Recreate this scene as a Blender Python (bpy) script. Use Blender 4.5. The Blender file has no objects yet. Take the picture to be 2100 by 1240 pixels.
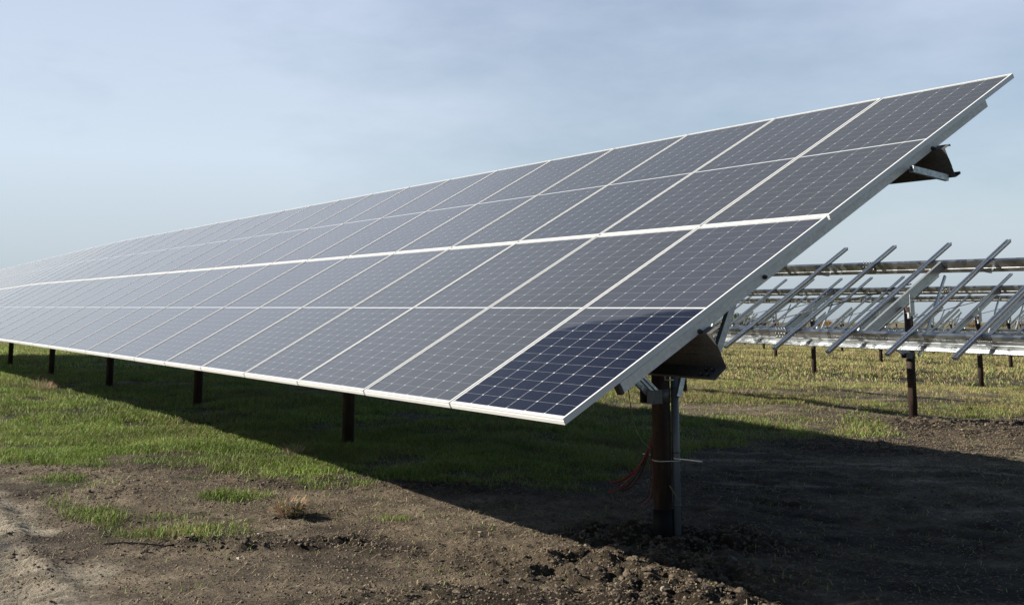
import bpy, math, random
import numpy as np
from mathutils import Vector, Matrix
random.seed(7); rng = np.random.default_rng(11)
scene = bpy.context.scene
COL = scene.collection
R = math.radians

# ---------------------------------------------------------------- camera and site geometry
F = 2310.3; CY = 324.7; PIT = R(8.26); AZ = R(33.1); TL = R(29.47)
CAMZ = 1.6; X0, Y0 = 0.255, 5.787
sA, cA = math.sin(AZ), math.cos(AZ)
sT, cT = math.sin(TL), math.cos(TL)
def ap(a, p):                      # a: metres along the row away from its near end, p: metres behind its low edge
    return X0 - a*sA + p*cA, Y0 + a*cA + p*sA
GP = []
for a, p, z in [(2.05,2.4,-1.635),(7.6,2.4,-1.40),(13.2,2.4,-1.32),(18.8,2.4,-1.275),(24.4,2.4,-1.235),(30,2.4,-1.22),
  (7.4,12.4,-1.62),(13,12.4,-1.465),(13.4,23.3,-1.69),(19,23.3,-1.56),(2,12.4,-1.7),(-4.7,-3.4,-1.62),(0,-2,-1.56),(5,-3,-1.48),
  (12,-4,-1.38),(20,-6,-1.3),(40,-8,-1.3),(45,5,-1.3),(30,25,-1.5),(60,40,-1.55),(25,60,-1.55),(0,40,-1.6),(-15,20,-1.65),
  (-15,0,-1.65),(-20,-20,-1.6),(80,80,-1.55),(0,100,-1.55),(100,20,-1.5),(100,-40,-1.45),(40,-40,-1.4)]:
    x, y = ap(a, p); GP.append((x, y, z+CAMZ))
GP = np.array(GP)
def _k(d2): return np.sqrt(d2+6.0)
_D2 = ((GP[:,None,:2]-GP[None,:,:2])**2).sum(-1)
GW = np.linalg.solve(_k(_D2)+1e-6*np.eye(len(GP)), GP[:,2]-0.03)
def gz(x, y):
    x = np.asarray(x, float); y = np.asarray(y, float); z = np.full(x.shape, 0.03)
    for (gx, gy, _), w in zip(GP, GW): z = z + w*_k((x-gx)**2+(y-gy)**2)
    r = np.sqrt(x*x+y*y); t = np.clip((r-90)/90, 0, 1); t = t*t*(3-2*t)
    return z*(1-t)+0.05*t

# ---------------------------------------------------------------- numpy noise
def _h(ix, iy, s):
    n = (ix.astype(np.int64)*374761393 + iy.astype(np.int64)*668265263 + s*974634777) & 0x7fffffff
    n = ((n ^ (n >> 13))*1274126177) & 0x7fffffff
    return ((n ^ (n >> 16)) & 0xffff)/65535.0
def vnoise(x, y, s=0):
    ix = np.floor(x); iy = np.floor(y); fx = x-ix; fy = y-iy
    u = fx*fx*(3-2*fx); v = fy*fy*(3-2*fy)
    a = _h(ix,iy,s); b = _h(ix+1,iy,s); c = _h(ix,iy+1,s); d = _h(ix+1,iy+1,s)
    return (a*(1-u)+b*u)*(1-v)+(c*(1-u)+d*u)*v
def fbm(x, y, sc, octv=4, s=0, g=.5):
    t = 0; am = 1; tot = 0
    for o in range(octv):
        t = t+am*vnoise(x/sc*2**o+17.3*o, y/sc*2**o-9.1*o, s+o); tot += am; am *= g
    return t/tot
def clods(x, y, sc, s=0):          # rounded lumps, 0..1
    X = x/sc; Y = y/sc; ix = np.floor(X); iy = np.floor(Y); best = np.zeros_like(X)
    for i in (-1,0,1):
        for j in (-1,0,1):
            cx = ix+i; cy = iy+j
            px = cx+_h(cx,cy,s); py = cy+_h(cx,cy,s+1); r = .25+.5*_h(cx,cy,s+2)
            d2 = ((X-px)**2+(Y-py)**2)/(r*r)
            best = np.maximum(best, np.sqrt(np.clip(1-d2,0,1))*r)
    return best
def sstep(a, b, x):
    t = np.clip((x-a)/(b-a), 0, 1); return t*t*(3-2*t)
def ell(x, y, cx, cy, rx, ry, soft=.5, ang=0):
    c, s = math.cos(ang), math.sin(ang); dx = x-cx; dy = y-cy
    d = np.sqrt(((dx*c+dy*s)/rx)**2+((-dx*s+dy*c)/ry)**2)
    return 1-sstep(1-soft, 1+soft, d)

def grassness(x, y):
    n = fbm(x, y, 1.3, 4, 3)-.5; n2 = fbm(x, y, .35, 3, 9)-.5
    yb = np.interp(x, [-30,-5.2,-3.8,-2.7,-2.0,1.1,1.7,2.4,3.9,5.6,6.2,9,20], [11.2,11.9,12.4,11.9,11.1,11.0,12.6,15.0,15.4,16.6,19.5,20.5,23])
    g = sstep(-.55, .65, y-yb+n*2.2+n2*1.4)
    band = sstep(1.0, 2.0, x)*sstep(17.8, 19.0, y)*(1-sstep(26, 30, y))
    bare = sstep(.0, .12, fbm(x*.40, y, 1.7, 4, 21)-.44+.06*n2)
    g = g*(1-band*bare*.92)
    far = sstep(26, 32, y)*sstep(.04,.14, fbm(x*.4, y, 4, 3, 33)-.55)
    g = g*(1-.5*far)
    # bare scraped spots under the table
    g = g*(1-.75*sstep(.02,.12, fbm(x*.7,y,1.6,3,44)-.60)*(1-sstep(24,28,y)))
    for cx, cy, rx, ry, an in [(-3.2,8.95,.62,.15,-.97),(-2.45,8.55,.48,.30,-.15),(-2.62,8.95,.2,.16,0),(-2.50,10.05,.30,.20,0),(-3.05,11.0,.18,.12,0),(-1.0,9.25,.14,.08,0),(-4.1,10.6,.3,.2,0)]:
        g = np.maximum(g, ell(x+n2*.35, y+n*.5, cx, cy, rx*1.1, ry*1.1, .8, an)*sstep(-.22,.12,n2+.25*(ell(x,y,cx,cy,rx,ry,.8,an)-.3)))
    return np.clip(g, 0, 1)
def trackdist(x, y):
    return x-np.interp(y, [5,6.5,7.3,8.3,9.6,10.6,14], [-1.85,-2.28,-2.68,-3.30,-4.15,-5.1,-8])
def lugs(x, y):
    ph = (y*.84-x*.56)*46+(fbm(x,y,.30,3,5)-.5)*7
    return sstep(-.3,.55,np.sin(ph))*sstep(.22,.40,fbm(x,y,.35,3,66))
def trackness(x, y):               # sandy wheel track in the left foreground
    n = fbm(x, y, .5, 4, 61)-.5
    return 1-sstep(-.22, .20, trackdist(x, y)+n*1.0)
def churn(x, y):                   # dug-up lumpy earth
    n = fbm(x, y, .7, 3, 71)-.5
    c = np.maximum(ell(x+n*.6, y+n*.6, .75, 7.45, .95, .75, .45, -.5), ell(x+n*.5, y+n*.5, 1.2, 8.9, .8, .55, .5))
    c = np.maximum(c, ell(x+n, y+n, 7.4, 18.0, 2.4, 1.7, .35))
    c = np.maximum(c, .7*ell(x+n, y+n, -1.35, 11.0, 1.1, .45, .5))
    c = np.maximum(c, .8*ell(x+n, y+n, -1.6, 8.3, .9, .28, .5))
    c = np.maximum(c, .6*ell(x+n, y+n, -.1, 6.9, .9, .4, .5))
    c = np.maximum(c, .5*ell(x+n, y+n, 5.3, 15.0, 2.2, 1.2, .5))
    return c

def height(x, y):
    z = gz(x, y)
    G = grassness(x, y); D = 1-G; T = trackness(x, y); C = churn(x, y)
    near = 1-sstep(20, 34, y)
    z = z+(fbm(x, y, 1.7, 3, 81)-.5)*.07*near
    z = z+D*near*((fbm(x, y, .28, 4, 91, .6)-.5)*.055*(1-.6*T))
    wet = sstep(.45,.62, fbm(x,y,.8,3,55))
    z = z+D*near*(1-.75*T)*(.10+.35*wet+1.0*C)*(clods(x, y, .12, 5)*.045+clods(x+.4, y-.2, .06, 8)*.028+clods(x, y, .24, 12)*.055*C)
    # tyre lugs pressed in the sandy track
    ang = .55; s = x*math.cos(ang)+y*math.sin(ang); q = -x*math.sin(ang)+y*math.cos(ang)
    td = trackdist(x, y)+(fbm(x, y, .4, 3, 67)-.5)*.15
    z = z+near*.032*np.exp(-((td+.20)/.14)**2)-near*.03*sstep(.0,.35,-td-.30)+T*near*(fbm(x,y,.12,3,69)-.5)*.03
    lug = lugs(x, y)
    z = z+near*lug*.027*sstep(.05,.25,-td)*sstep(-.1,.3,T-.2)
    # wheel ruts sweeping across the shaded earth on the right
    for off in (0, .55, 1.9, 2.45):
        cl = np.interp(x, [1.8,3,4.5,6.5,9], [12.9,12.0,11.2,10.6,10.6])-off
        z = z-.03*np.exp(-((y-cl)/.13)**2)*sstep(1.6,2.4,x)*near
    return z, G, T, C

# ---------------------------------------------------------------- materials
def mat(name):
    m = bpy.data.materials.new(name); m.use_nodes = True
    nt = m.node_tree; b = nt.nodes['Principled BSDF']; return m, nt, b
def N(nt, t, **k):
    n = nt.nodes.new(t)
    for a, v in k.items():
        if a.startswith('_'): setattr(n, a[1:], v)
        else:
            n.inputs[a.replace('__',' ')].default_value = v
    return n
def ramp(nt, pts):
    n = nt.nodes.new('ShaderNodeValToRGB'); e = n.color_ramp.elements
    e[0].position = pts[0][0]; e[0].color = (*pts[0][1], 1); e[1].position = pts[-1][0]; e[1].color = (*pts[-1][1], 1)
    for p, c in pts[1:-1]:
        q = e.new(p); q.color = (*c, 1)
    return n
def math_n(nt, op, a, b=None, c=None):
    n = nt.nodes.new('ShaderNodeMath'); n.operation = op
    for i, v in enumerate((a, b, c)):
        if v is None: continue
        if isinstance(v, (int, float)): n.inputs[i].default_value = v
        else: nt.links.new(v, n.inputs[i])
    return n.outputs[0]
def mixc(nt, f, a, b, bt='MIX'):
    n = nt.nodes.new('ShaderNodeMix'); n.data_type = 'RGBA'; n.blend_type = bt
    def s(sock, v):
        if isinstance(v, (int, float)): sock.default_value = v
        elif isinstance(v, tuple): sock.default_value = (*v, 1)
        else: nt.links.new(v, sock)
    s(n.inputs[0], f); s(n.inputs[6], a); s(n.inputs[7], b); return n.outputs[2]
def noise(nt, sc, det=4, rough=.55, vec=None, out='Fac'):
    n = N(nt, 'ShaderNodeTexNoise', Scale=sc, Detail=det, Roughness=rough)
    if vec is not None: nt.links.new(vec, n.inputs['Vector'])
    return n.outputs[out]
def bump(nt, b, h, dist, strength=1.0):
    n = nt.nodes.new('ShaderNodeBump'); n.inputs['Distance'].default_value = dist; n.inputs['Strength'].default_value = strength
    nt.links.new(h, n.inputs['Height']); nt.links.new(n.outputs[0], b.inputs['Normal'])

def galvanized(name, c0, c1, metal=.55, rough=.42, sc=55):
    m, nt, b = mat(name); tc = N(nt, 'ShaderNodeTexCoord').outputs['Object']
    v = N(nt, 'ShaderNodeTexVoronoi', Scale=sc); nt.links.new(tc, v.inputs['Vector'])
    sep = N(nt, 'ShaderNodeSeparateColor'); nt.links.new(v.outputs['Color'], sep.inputs[0])
    n = noise(nt, 4, 5, .6, tc)
    f = math_n(nt, 'ADD', math_n(nt, 'MULTIPLY', sep.outputs[0], .55), math_n(nt, 'MULTIPLY', n, .5))
    nt.links.new(mixc(nt, f, c0, c1), b.inputs['Base Color'])
    b.inputs['Metallic'].default_value = metal
    nt.links.new(math_n(nt, 'ADD', rough-.1, math_n(nt, 'MULTIPLY', sep.outputs[1], .22)), b.inputs['Roughness'])
    return m
M = {}
M['galv'] = galvanized('galvanized_steel', (.28,.30,.31), (.42,.44,.45), .72, .40)
M['rail'] = galvanized('galvanized_rail', (.34,.37,.40), (.52,.55,.59), .95, .30, 80)
M['endrail'] = galvanized('galvanized_end_rail', (.50,.50,.46), (.68,.68,.64), .15, .55, 60)
M['dull'] = galvanized('dark_zinc', (.085,.083,.077), (.13,.127,.118), .5, .55, 60)  # darker zinc for the near purlins, clamps and strap tail
M['galvfar'] = galvanized('galvanized_rack_steel', (.34,.36,.37), (.42,.44,.45), 1.0, .34, 9)

def rusty():
    m, nt, b = mat('rusty_pipe'); tc = N(nt, 'ShaderNodeTexCoord').outputs['Object']
    mp = N(nt, 'ShaderNodeMapping'); mp.inputs['Scale'].default_value = (1,1,.18); nt.links.new(tc, mp.inputs[0])
    n1 = noise(nt, 22, 6, .65, mp.outputs[0]); n2 = noise(nt, 90, 3, .6, tc)
    r = ramp(nt, [(.34,(.007,.005,.004)),(.52,(.026,.013,.009)),(.70,(.080,.042,.026))])
    nt.links.new(math_n(nt,'ADD',math_n(nt,'MULTIPLY',n1,.75),math_n(nt,'MULTIPLY',n2,.25)), r.inputs[0])
    nt.links.new(r.outputs[0], b.inputs['Base Color']); b.inputs['Roughness'].default_value = .75; b.inputs['Metallic'].default_value = .15
    bump(nt, b, n2, .002, .6); return m
M['rust'] = rusty()
def plain(name, c, rough=.5, metal=0.0, var=.15, sc=20):
    m, nt, b = mat(name); tc = N(nt, 'ShaderNodeTexCoord').outputs['Object']
    n = noise(nt, sc, 5, .6, tc)
    nt.links.new(mixc(nt, n, tuple(x*(1-var) for x in c), tuple(min(1,x*(1+var)) for x in c)), b.inputs['Base Color'])
    b.inputs['Roughness'].default_value = rough; b.inputs['Metallic'].default_value = metal; return m
M['frame'] = plain('anodized_aluminium', (.55,.56,.56), .42, .15, .05, 9)
M['backsheet'] = plain('dark_backsheet', (.06,.06,.065), .5)
M['jbox'] = plain('black_plastic', (.015,.015,.016), .5)
M['bolt'] = plain('dark_bolt', (.04,.04,.045), .45, .6)
M['sleeve'] = plain('black_sleeve', (.004,.004,.006), .65)
M['sleeve'].node_tree.nodes['Principled BSDF'].inputs['Specular IOR Level'].default_value = .15
M['pvc'] = plain('grey_conduit', (.10,.115,.135), .42)
M['pvcband'] = plain('conduit_joint', (.05,.055,.065), .45)
M['black_dull'] = plain('dull_black', (.006,.006,.006), .95); M['black_dull'].node_tree.nodes['Principled BSDF'].inputs['Specular IOR Level'].default_value = .1
M['red'] = plain('red_cable', (.19,.010,.015), .45)
M['black'] = plain('black_cable', (.012,.012,.012), .45)
M['green'] = plain('green_wire', (.14,.19,.08), .5)
M['strap'] = plain('zinc_strap', (.55,.56,.55), .35, .6)
M['bark'] = plain('bark', (.08,.06,.045), .9)

def glass_mat(name, wiped):
    m, nt, b = mat(name); L = nt.links
    tc = N(nt, 'ShaderNodeTexCoord').outputs['Object']; sp = N(nt, 'ShaderNodeSeparateXYZ'); L.new(tc, sp.inputs[0])
    x, y = sp.outputs[0], sp.outputs[1]
    MT = lambda op, a, b_=None, c=None: math_n(nt, op, a, b_, c)
    PX = .1843; PY = .0920
    # distance to the nearest column gap / row gap in metres
    xs = MT('SUBTRACT', x, .0141); dx = MT('ABSOLUTE', MT('SUBTRACT', MT('MODULO', MT('ADD', xs, PX/2), PX), PX/2))
    yy = MT('ABSOLUTE', MT('SUBTRACT', y, 1.139))            # distance from the middle strip
    ys = MT('SUBTRACT', yy, .0075); dy = MT('ABSOLUTE', MT('SUBTRACT', MT('MODULO', MT('ADD', ys, PY/2), PY), PY/2))
    colg = MT('LESS_THAN', dx, .0011); rowg = MT('LESS_THAN', dy, .0006)
    dia = MT('LESS_THAN', MT('ADD', dx, dy), .0072)
    mid = MT('LESS_THAN', yy, .0075)
    edge = MT('MAXIMUM', MT('GREATER_THAN', yy, 1.1130), MT('MAXIMUM', MT('LESS_THAN', x, .0135), MT('GREATER_THAN', x, 1.1205)))
    # thin silver wires across each cell
    bx = MT('ABSOLUTE', MT('SUBTRACT', MT('MODULO', MT('ADD', xs, .0092), .01843), .0092)); wire = MT('MULTIPLY', MT('LESS_THAN', bx, .00035), .08)
    w = MT('MAXIMUM', MT('MAXIMUM', MT('MULTIPLY', colg, .8), MT('MULTIPLY', rowg, .5)), MT('MAXIMUM', dia, MT('MAXIMUM', mid, MT('MULTIPLY', edge, .9))))
    w = MT('MAXIMUM', w, wire)
    info = N(nt, 'ShaderNodeObjectInfo').outputs['Random']
    geo = N(nt, 'ShaderNodeNewGeometry').outputs['Position']
    big = noise(nt, .55, 3, .5, geo); fine = noise(nt, 300, 2, .7, tc); med = noise(nt, 9, 4, .6, tc)
    cell = mixc(nt, info, (.004,.005,.014), (.005,.006,.013)) if wiped else mixc(nt, info, (.004,.005,.009), (.006,.0065,.008))
    base = mixc(nt, w, cell, (.46,.48,.50))
    # dried dew and dust film
    f = MT('MULTIPLY_ADD', big, .25, .45)
    f = MT('ADD', f, MT('MULTIPLY', MT('SUBTRACT', fine, .5), .55)); f = MT('ADD', f, MT('MULTIPLY', MT('SUBTRACT', med, .5), .10))
    if wiped:
        u_ = MT('SUBTRACT', 1.134, x)                          # 0 at the far side
        lim = MT('ADD', .78, MT('MULTIPLY', MT('POWER', MT('DIVIDE', x, 1.134), .55), .33))
        lim = MT('SUBTRACT', lim, MT('MULTIPLY', MT('SUBTRACT', noise(nt, 3.0, 3, .5, tc), .5), .12))
        k = MT('MULTIPLY', MT('SUBTRACT', y, lim), 22); k.node.use_clamp = True
        streak = N(nt, 'ShaderNodeMapping'); streak.inputs['Rotation'].default_value = (0,0,.5); streak.inputs['Scale'].default_value = (1.2,5,1); L.new(tc, streak.inputs[0])
        st = MT('MULTIPLY', MT('SUBTRACT', noise(nt, 1.6, 5, .6, streak.outputs[0]), .52), .7); st.node.use_clamp = True
        f = MT('MULTIPLY', f, MT('MAXIMUM', k, MT('ADD', .02, st)))
        kk = k
    film = mixc(nt, big, (.022,.022,.021), (.017,.018,.021))
    fc = MT('MULTIPLY', f, 1.0); fc.node.use_clamp = True
    # thin dust layer: what it covers grows with the slant path through it
    lw = N(nt, 'ShaderNodeLayerWeight', Blend=.5); cosv = MT('MAXIMUM', MT('SUBTRACT', 1.0, lw.outputs['Facing']), .03)
    cov = MT('SUBTRACT', 1.0, MT('POWER', .3679, MT('DIVIDE', MT('MULTIPLY', fc, .040), cosv)))
    base = mixc(nt, MT('MULTIPLY', fc, .35), base, film)
    L.new(mixc(nt, cov, base, mixc(nt, big, (.44,.44,.425), (.41,.425,.44))), b.inputs['Base Color'])
    b.inputs['IOR'].default_value = 1.50; L.new(MT('MULTIPLY_ADD', fc, .70, .12), b.inputs['Specular IOR Level'])
    rr = MT('MULTIPLY_ADD', fc, .16, .10); L.new(rr, b.inputs['Roughness'])
    return m
M['glass'] = glass_mat('panel_glass_hazed', False)
M['glass_wiped'] = glass_mat('panel_glass_wiped', True)

def N_scaled(nt, vec, sc, k):       # small warp vector
    n = N(nt, 'ShaderNodeTexNoise', Scale=sc, Detail=2); nt.links.new(vec, n.inputs['Vector'])
    m = N(nt, 'ShaderNodeVectorMath', _operation='SCALE'); nt.links.new(n.outputs['Color'], m.inputs[0]); m.inputs['Scale'].default_value = k; return m.outputs[0]
def ground_mat():
    m, nt, b = mat('field_ground'); L = nt.links
    geo = N(nt, 'ShaderNodeNewGeometry').outputs['Position']
    at = N(nt, 'ShaderNodeAttribute'); at.attribute_name = 'mask'
    sp = N(nt, 'ShaderNodeSeparateColor'); L.new(at.outputs['Color'], sp.inputs[0])
    n1 = noise(nt, 2.2, 6, .62, geo); n2 = noise(nt, 17, 7, .75, geo); n3 = noise(nt, 75, 4, .7, geo); n4 = noise(nt, .35, 4, .6, geo)
    mixn = math_n(nt,'ADD',math_n(nt,'MULTIPLY',n1,.5),math_n(nt,'ADD',math_n(nt,'MULTIPLY',n2,.3),math_n(nt,'MULTIPLY',n3,.2)))
    soil = ramp(nt, [(.36,(.018,.0135,.009)),(.44,(.085,.065,.043)),(.54,(.175,.138,.095)),(.66,(.34,.28,.20))]); L.new(mixn, soil.inputs[0])
    sand = ramp(nt, [(.36,(.14,.115,.082)),(.48,(.29,.25,.19)),(.62,(.46,.41,.32))]); L.new(mixn, sand.inputs[0])
    wet = ramp(nt, [(.36,(.008,.005,.003)),(.50,(.026,.018,.011)),(.68,(.095,.072,.048))]); L.new(mixn, wet.inputs[0])  # damp soil tones, also used for the shade painted at right
    under = ramp(nt, [(.36,(.012,.014,.006)),(.52,(.030,.032,.014)),(.66,(.065,.060,.030))]); L.new(mixn, under.inputs[0])
    # distant fields
    dist = N(nt, 'ShaderNodeVectorMath', _operation='LENGTH'); L.new(geo, dist.inputs[0])
    fr = N(nt, 'ShaderNodeMapRange'); fr.inputs[1].default_value = 38; fr.inputs[2].default_value = 75; L.new(dist.outputs['Value'], fr.inputs[0])
    far = ramp(nt, [(.38,(.075,.075,.028)),(.5,(.125,.108,.05)),(.64,(.18,.135,.068))]); L.new(math_n(nt,'ADD',math_n(nt,'MULTIPLY',n4,.6),math_n(nt,'MULTIPLY',n2,.4)), far.inputs[0])
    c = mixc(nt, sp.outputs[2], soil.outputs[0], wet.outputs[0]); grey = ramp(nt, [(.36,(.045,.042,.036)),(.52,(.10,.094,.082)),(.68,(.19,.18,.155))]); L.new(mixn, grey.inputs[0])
    c = mixc(nt, sp.outputs[1], c, mixc(nt, sp.outputs[2], sand.outputs[0], grey.outputs[0])); c = mixc(nt, sp.outputs[0], c, under.outputs[0])
    c = mixc(nt, fr.outputs[0], c, far.outputs[0])
    L.new(c, b.inputs['Base Color']); b.inputs['Roughness'].default_value = .9; b.inputs['Specular IOR Level'].default_value = .25
    vo = N(nt, 'ShaderNodeTexVoronoi', Scale=26); vo.inputs['Randomness'].default_value = 1; wv = N(nt, 'ShaderNodeVectorMath', _operation='ADD'); L.new(geo, wv.inputs[0])
    L.new(N_scaled(nt, geo, 9, .05), wv.inputs[1]); L.new(wv.outputs[0], vo.inputs['Vector'])
    lump = math_n(nt,'SUBTRACT',1.0,vo.outputs['Distance'])
    h = math_n(nt,'ADD',math_n(nt,'MULTIPLY',n2,1.1),math_n(nt,'ADD',math_n(nt,'MULTIPLY',n3,.40),math_n(nt,'MULTIPLY',lump,.35))); bump(nt, b, h, .085, 1.0)
    return m
M['ground'] = ground_mat()
def attr_mat(name, trans=.25, rough=.6):
    m, nt, b = mat(name); at = N(nt, 'ShaderNodeAttribute'); at.attribute_name = 'col'
    nt.links.new(at.outputs['Color'], b.inputs['Base Color']); b.inputs['Roughness'].default_value = rough; b.inputs['Specular IOR Level'].default_value = .3
    if trans:
        t = N(nt, 'ShaderNodeBsdfTranslucent'); nt.links.new(at.outputs['Color'], t.inputs['Color'])
        mx = N(nt, 'ShaderNodeMixShader', Fac=trans); nt.links.new(b.outputs[0], mx.inputs[1]); nt.links.new(t.outputs[0], mx.inputs[2])
        nt.links.new(mx.outputs[0], nt.nodes['Material Output'].inputs[0])
    return m
M['blade'] = attr_mat('grass_blades'); M['straw'] = attr_mat('dry_stems', .15, .7)
M['leaf'] = attr_mat('leaves', .15, .7)
def clod_mat():
    m, nt, b = mat('soil_lumps'); geo = N(nt, 'ShaderNodeNewGeometry').outputs['Position']
    at = N(nt, 'ShaderNodeAttribute'); at.attribute_name = 'col'
    n = noise(nt, 60, 4, .7, geo); nt.links.new(mixc(nt, 1.0, at.outputs['Color'], mixc(nt, n, (.55,.55,.55), (1.3,1.3,1.3)), 'MULTIPLY'), b.inputs['Base Color'])
    b.inputs['Roughness'].default_value = .9; bump(nt, b, n, .01, .8); return m
M['clod'] = clod_mat()

# ---------------------------------------------------------------- object helpers
def tag(o, label=None, cat=None, group=None, kind=None):
    if label: o['label'] = label
    if cat: o['category'] = cat
    if group: o['group'] = group
    if kind: o['kind'] = kind
    return o
def empty(name, loc):
    o = bpy.data.objects.new(name, None); o.location = loc; o.empty_display_size = .1; COL.objects.link(o); return o
class MB:
    def __init__(s): s.v = []; s.f = []; s.mi = []; s.sm = []
    def add(s, vs, fs, mi=0, smooth=False):
        o = len(s.v); s.v += [tuple(v) for v in vs]; s.f += [tuple(i+o for i in f) for f in fs]; s.mi += [mi]*len(fs); s.sm += [smooth]*len(fs)
    def hexa(s, c, mi=0):           # 8 corners: bottom ring then top ring
        s.add(c, [(3,2,1,0),(4,5,6,7),(0,1,5,4),(1,2,6,5),(2,3,7,6),(3,0,4,7)], mi)
    def box(s, o, ex, ey, ez, mi=0):  # origin corner + three edge vectors
        o, ex, ey, ez = map(Vector, (o, ex, ey, ez))
        s.hexa([o, o+ex, o+ex+ey, o+ey, o+ez, o+ex+ez, o+ex+ey+ez, o+ey+ez], mi)
    def sweep(s, rings, closed=True, cap=True, mi=0, smooth=False):
        n = len(rings[0]); vs = [p for r in rings for p in r]; fs = []
        for k in range(len(rings)-1):
            for i in range(n if closed else n-1):
                j = (i+1) % n; fs.append((k*n+i, k*n+j, (k+1)*n+j, (k+1)*n+i))
        if cap and closed: fs += [tuple(range(n))[::-1], tuple((len(rings)-1)*n+i for i in range(n))]
        s.add(vs, fs, mi, smooth)
    def tube(s, pts, r, seg=8, mi=0, r2=None):
        pts = [Vector(p) for p in pts]; rings = []
        up = None
        for i, p in enumerate(pts):
            d = (pts[min(i+1, len(pts)-1)]-pts[max(i-1, 0)]).normalized()
            if up is None: up = d.orthogonal().normalized()
            a = (up-d*up.dot(d)).normalized(); up = a; b = d.cross(a)
            rr = r if r2 is None else r+(r2-r)*i/(len(pts)-1)
            rings.append([p+(a*math.cos(2*math.pi*k/seg)+b*math.sin(2*math.pi*k/seg))*rr for k in range(seg)])
        s.sweep(rings, mi=mi, smooth=True)
    def build(s, name, m, parent=None, loc=(0,0,0)):
        base = Vector(parent_loc(parent)) if parent else Vector(loc)
        me = bpy.data.meshes.new(name); me.from_pydata([tuple(Vector(v)-base) for v in s.v], [], s.f)
        for mm in (m if isinstance(m, (list, tuple)) else [m]): me.materials.append(mm)
        me.polygons.foreach_set('material_index', s.mi); me.polygons.foreach_set('use_smooth', s.sm); me.validate(); me.update()
        o = bpy.data.objects.new(name, me); COL.objects.link(o)
        if parent: o.parent = parent
        else: o.location = base
        return o
def parent_loc(o):
    l = Vector((0,0,0))
    while o is not None: l += o.location; o = o.parent
    return l
def strip_profile(path, t):         # thin folded sheet profile: offset an open path by thickness t
    P = [Vector((x, y)) for x, y in path]; out = []
    for i, p in enumerate(P):
        d1 = (P[i]-P[i-1]).normalized() if i > 0 else None; d2 = (P[i+1]-P[i]).normalized() if i < len(P)-1 else None
        d = d1 if d2 is None else d2 if d1 is None else (d1+d2).normalized()
        n = Vector((-d.y, d.x)); k = 1 if (d1 is None or d2 is None) else 1/max(.4, n.dot(Vector((-d1.y, d1.x))))
        out.append(p+n*t*k)
    return [tuple(p) for p in P]+[tuple(p) for p in reversed(out)]

# ---------------------------------------------------------------- mounting racks
W = 1.154; PW = 1.134; PL = 2.278; LP = 2.298
class Table:
    def __init__(s, p0, z0, vpost=2.14): s.p0 = p0; s.z0 = z0; s.vpost = vpost
    def pt(s, a, v, w):
        x, y = ap(a, s.p0)
        return Vector((x+cA*cT*v-cA*sT*w, y+sA*cT*v-sA*sT*w, s.z0(a)+sT*v+cT*w))
U = Vector((-sA, cA, 0)); S_ = Vector((cA*cT, sA*cT, sT)); NN = Vector((-cA*sT, -sA*sT, cT)); Pp = Vector((cA, sA, 0))
V1, V2 = 1.02, 3.46                 # slope positions of the two purlins
WR = -.036                          # underside of the panel frames / top of the rails
def ring_uw(t, a, v, prof, wtop):   # profile in (a, w) swept along v
    return [t.pt(a+x, v, wtop+y) for x, y in prof]
def make_rail(t, a, parent, v0=.40, v1=3.98, name='rail', near=False):
    # folded hat-shaped rail with two top flanges and a dark slot between them
    prof = strip_profile([(-.041,-.012),(-.041,0),(-.014,0),(-.011,-.050),(.011,-.050),(.014,0),(.041,0),(.041,-.012)], .0028) if not near else \
           strip_profile([(.040,-.010),(.040,0),(.000,0),(.000,-.058),(.040,-.058),(.040,-.046)], .0028)
    mb = MB(); mb.sweep([ring_uw(t, a, v, prof, WR-.003) for v in (v0, v1)])
    if not near:                    # outer webs of the rail
        for sgn in (-1, 1):
            x = sgn*.0375
            mb.sweep([ring_uw(t, a, v, strip_profile([(x,-.004),(x*.62,-.055)], .002), WR-.003) for v in (v0, v1)])
    return mb.build(name, M['rail'] if not near else M['endrail'], parent)
def make_purlin(t, a0, a1, v, parent, n=1, name='purlin', m=None, low=True):
    # sigma-shaped purlin: top flange, tall web, canted sun-facing foot with a lip
    path = [(.072,-.014),(.072,0),(0,0),(0,-.072),(.003,-.076),(.003,-.136),(0,-.140),(0,-.212),(-.104,-.224),(-.112,-.208)] if low else \
           [(.072,-.014),(.072,0),(0,0),(0,-.072),(.003,-.076),(.003,-.136),(0,-.140),(0,-.212),(.062,-.216),(.066,-.200)]
    prof = strip_profile(path, .0035); rings = []
    for k in range(n+1):
        a = a0+(a1-a0)*k/n; rings.append([t.pt(a, v+x, WR-.060+y) for x, y in prof])
    mb = MB(); mb.sweep(rings); return mb.build(name, m or M['galvfar'], parent)
def c_beam(mb, P, Q, side, depth_dir, h, b, t=.006):   # C section from P to Q; web in depth_dir, flanges along side
    path = [(b, -.02), (b, 0), (0, 0), (0, -h), (b, -h), (b, -h+.02)]; pr = strip_profile(path, t)
    mb.sweep([[X+Vector(side)*x+Vector(depth_dir)*y for x, y in pr] for X in (Vector(P), Vector(Q))])
PR = .070
def make_post(t, a, parent, v=2.58, joint=None, detail=True, lean=(0,0)):
    top = t.pt(a, v, -.30); x, y = top.x, top.y; zg = float(gz(x, y))-.15
    mb = MB(); seg = 20 if detail else 8
    pts = [(x+lean[0], y+lean[1], zg), (x, y, top.z+.05)]
    mb.tube(pts, PR, seg)
    if joint:
        zz = zg+joint; mb.tube([(x,y,zz),(x,y,zz+.008)], PR+.004, seg)
        mb.tube([(x,y,zz+.05),(x,y,zz+.056)], PR+.003, seg)
    o = mb.build('post', M['rust'], parent); return o, (x, y, zg, top.z)
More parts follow.
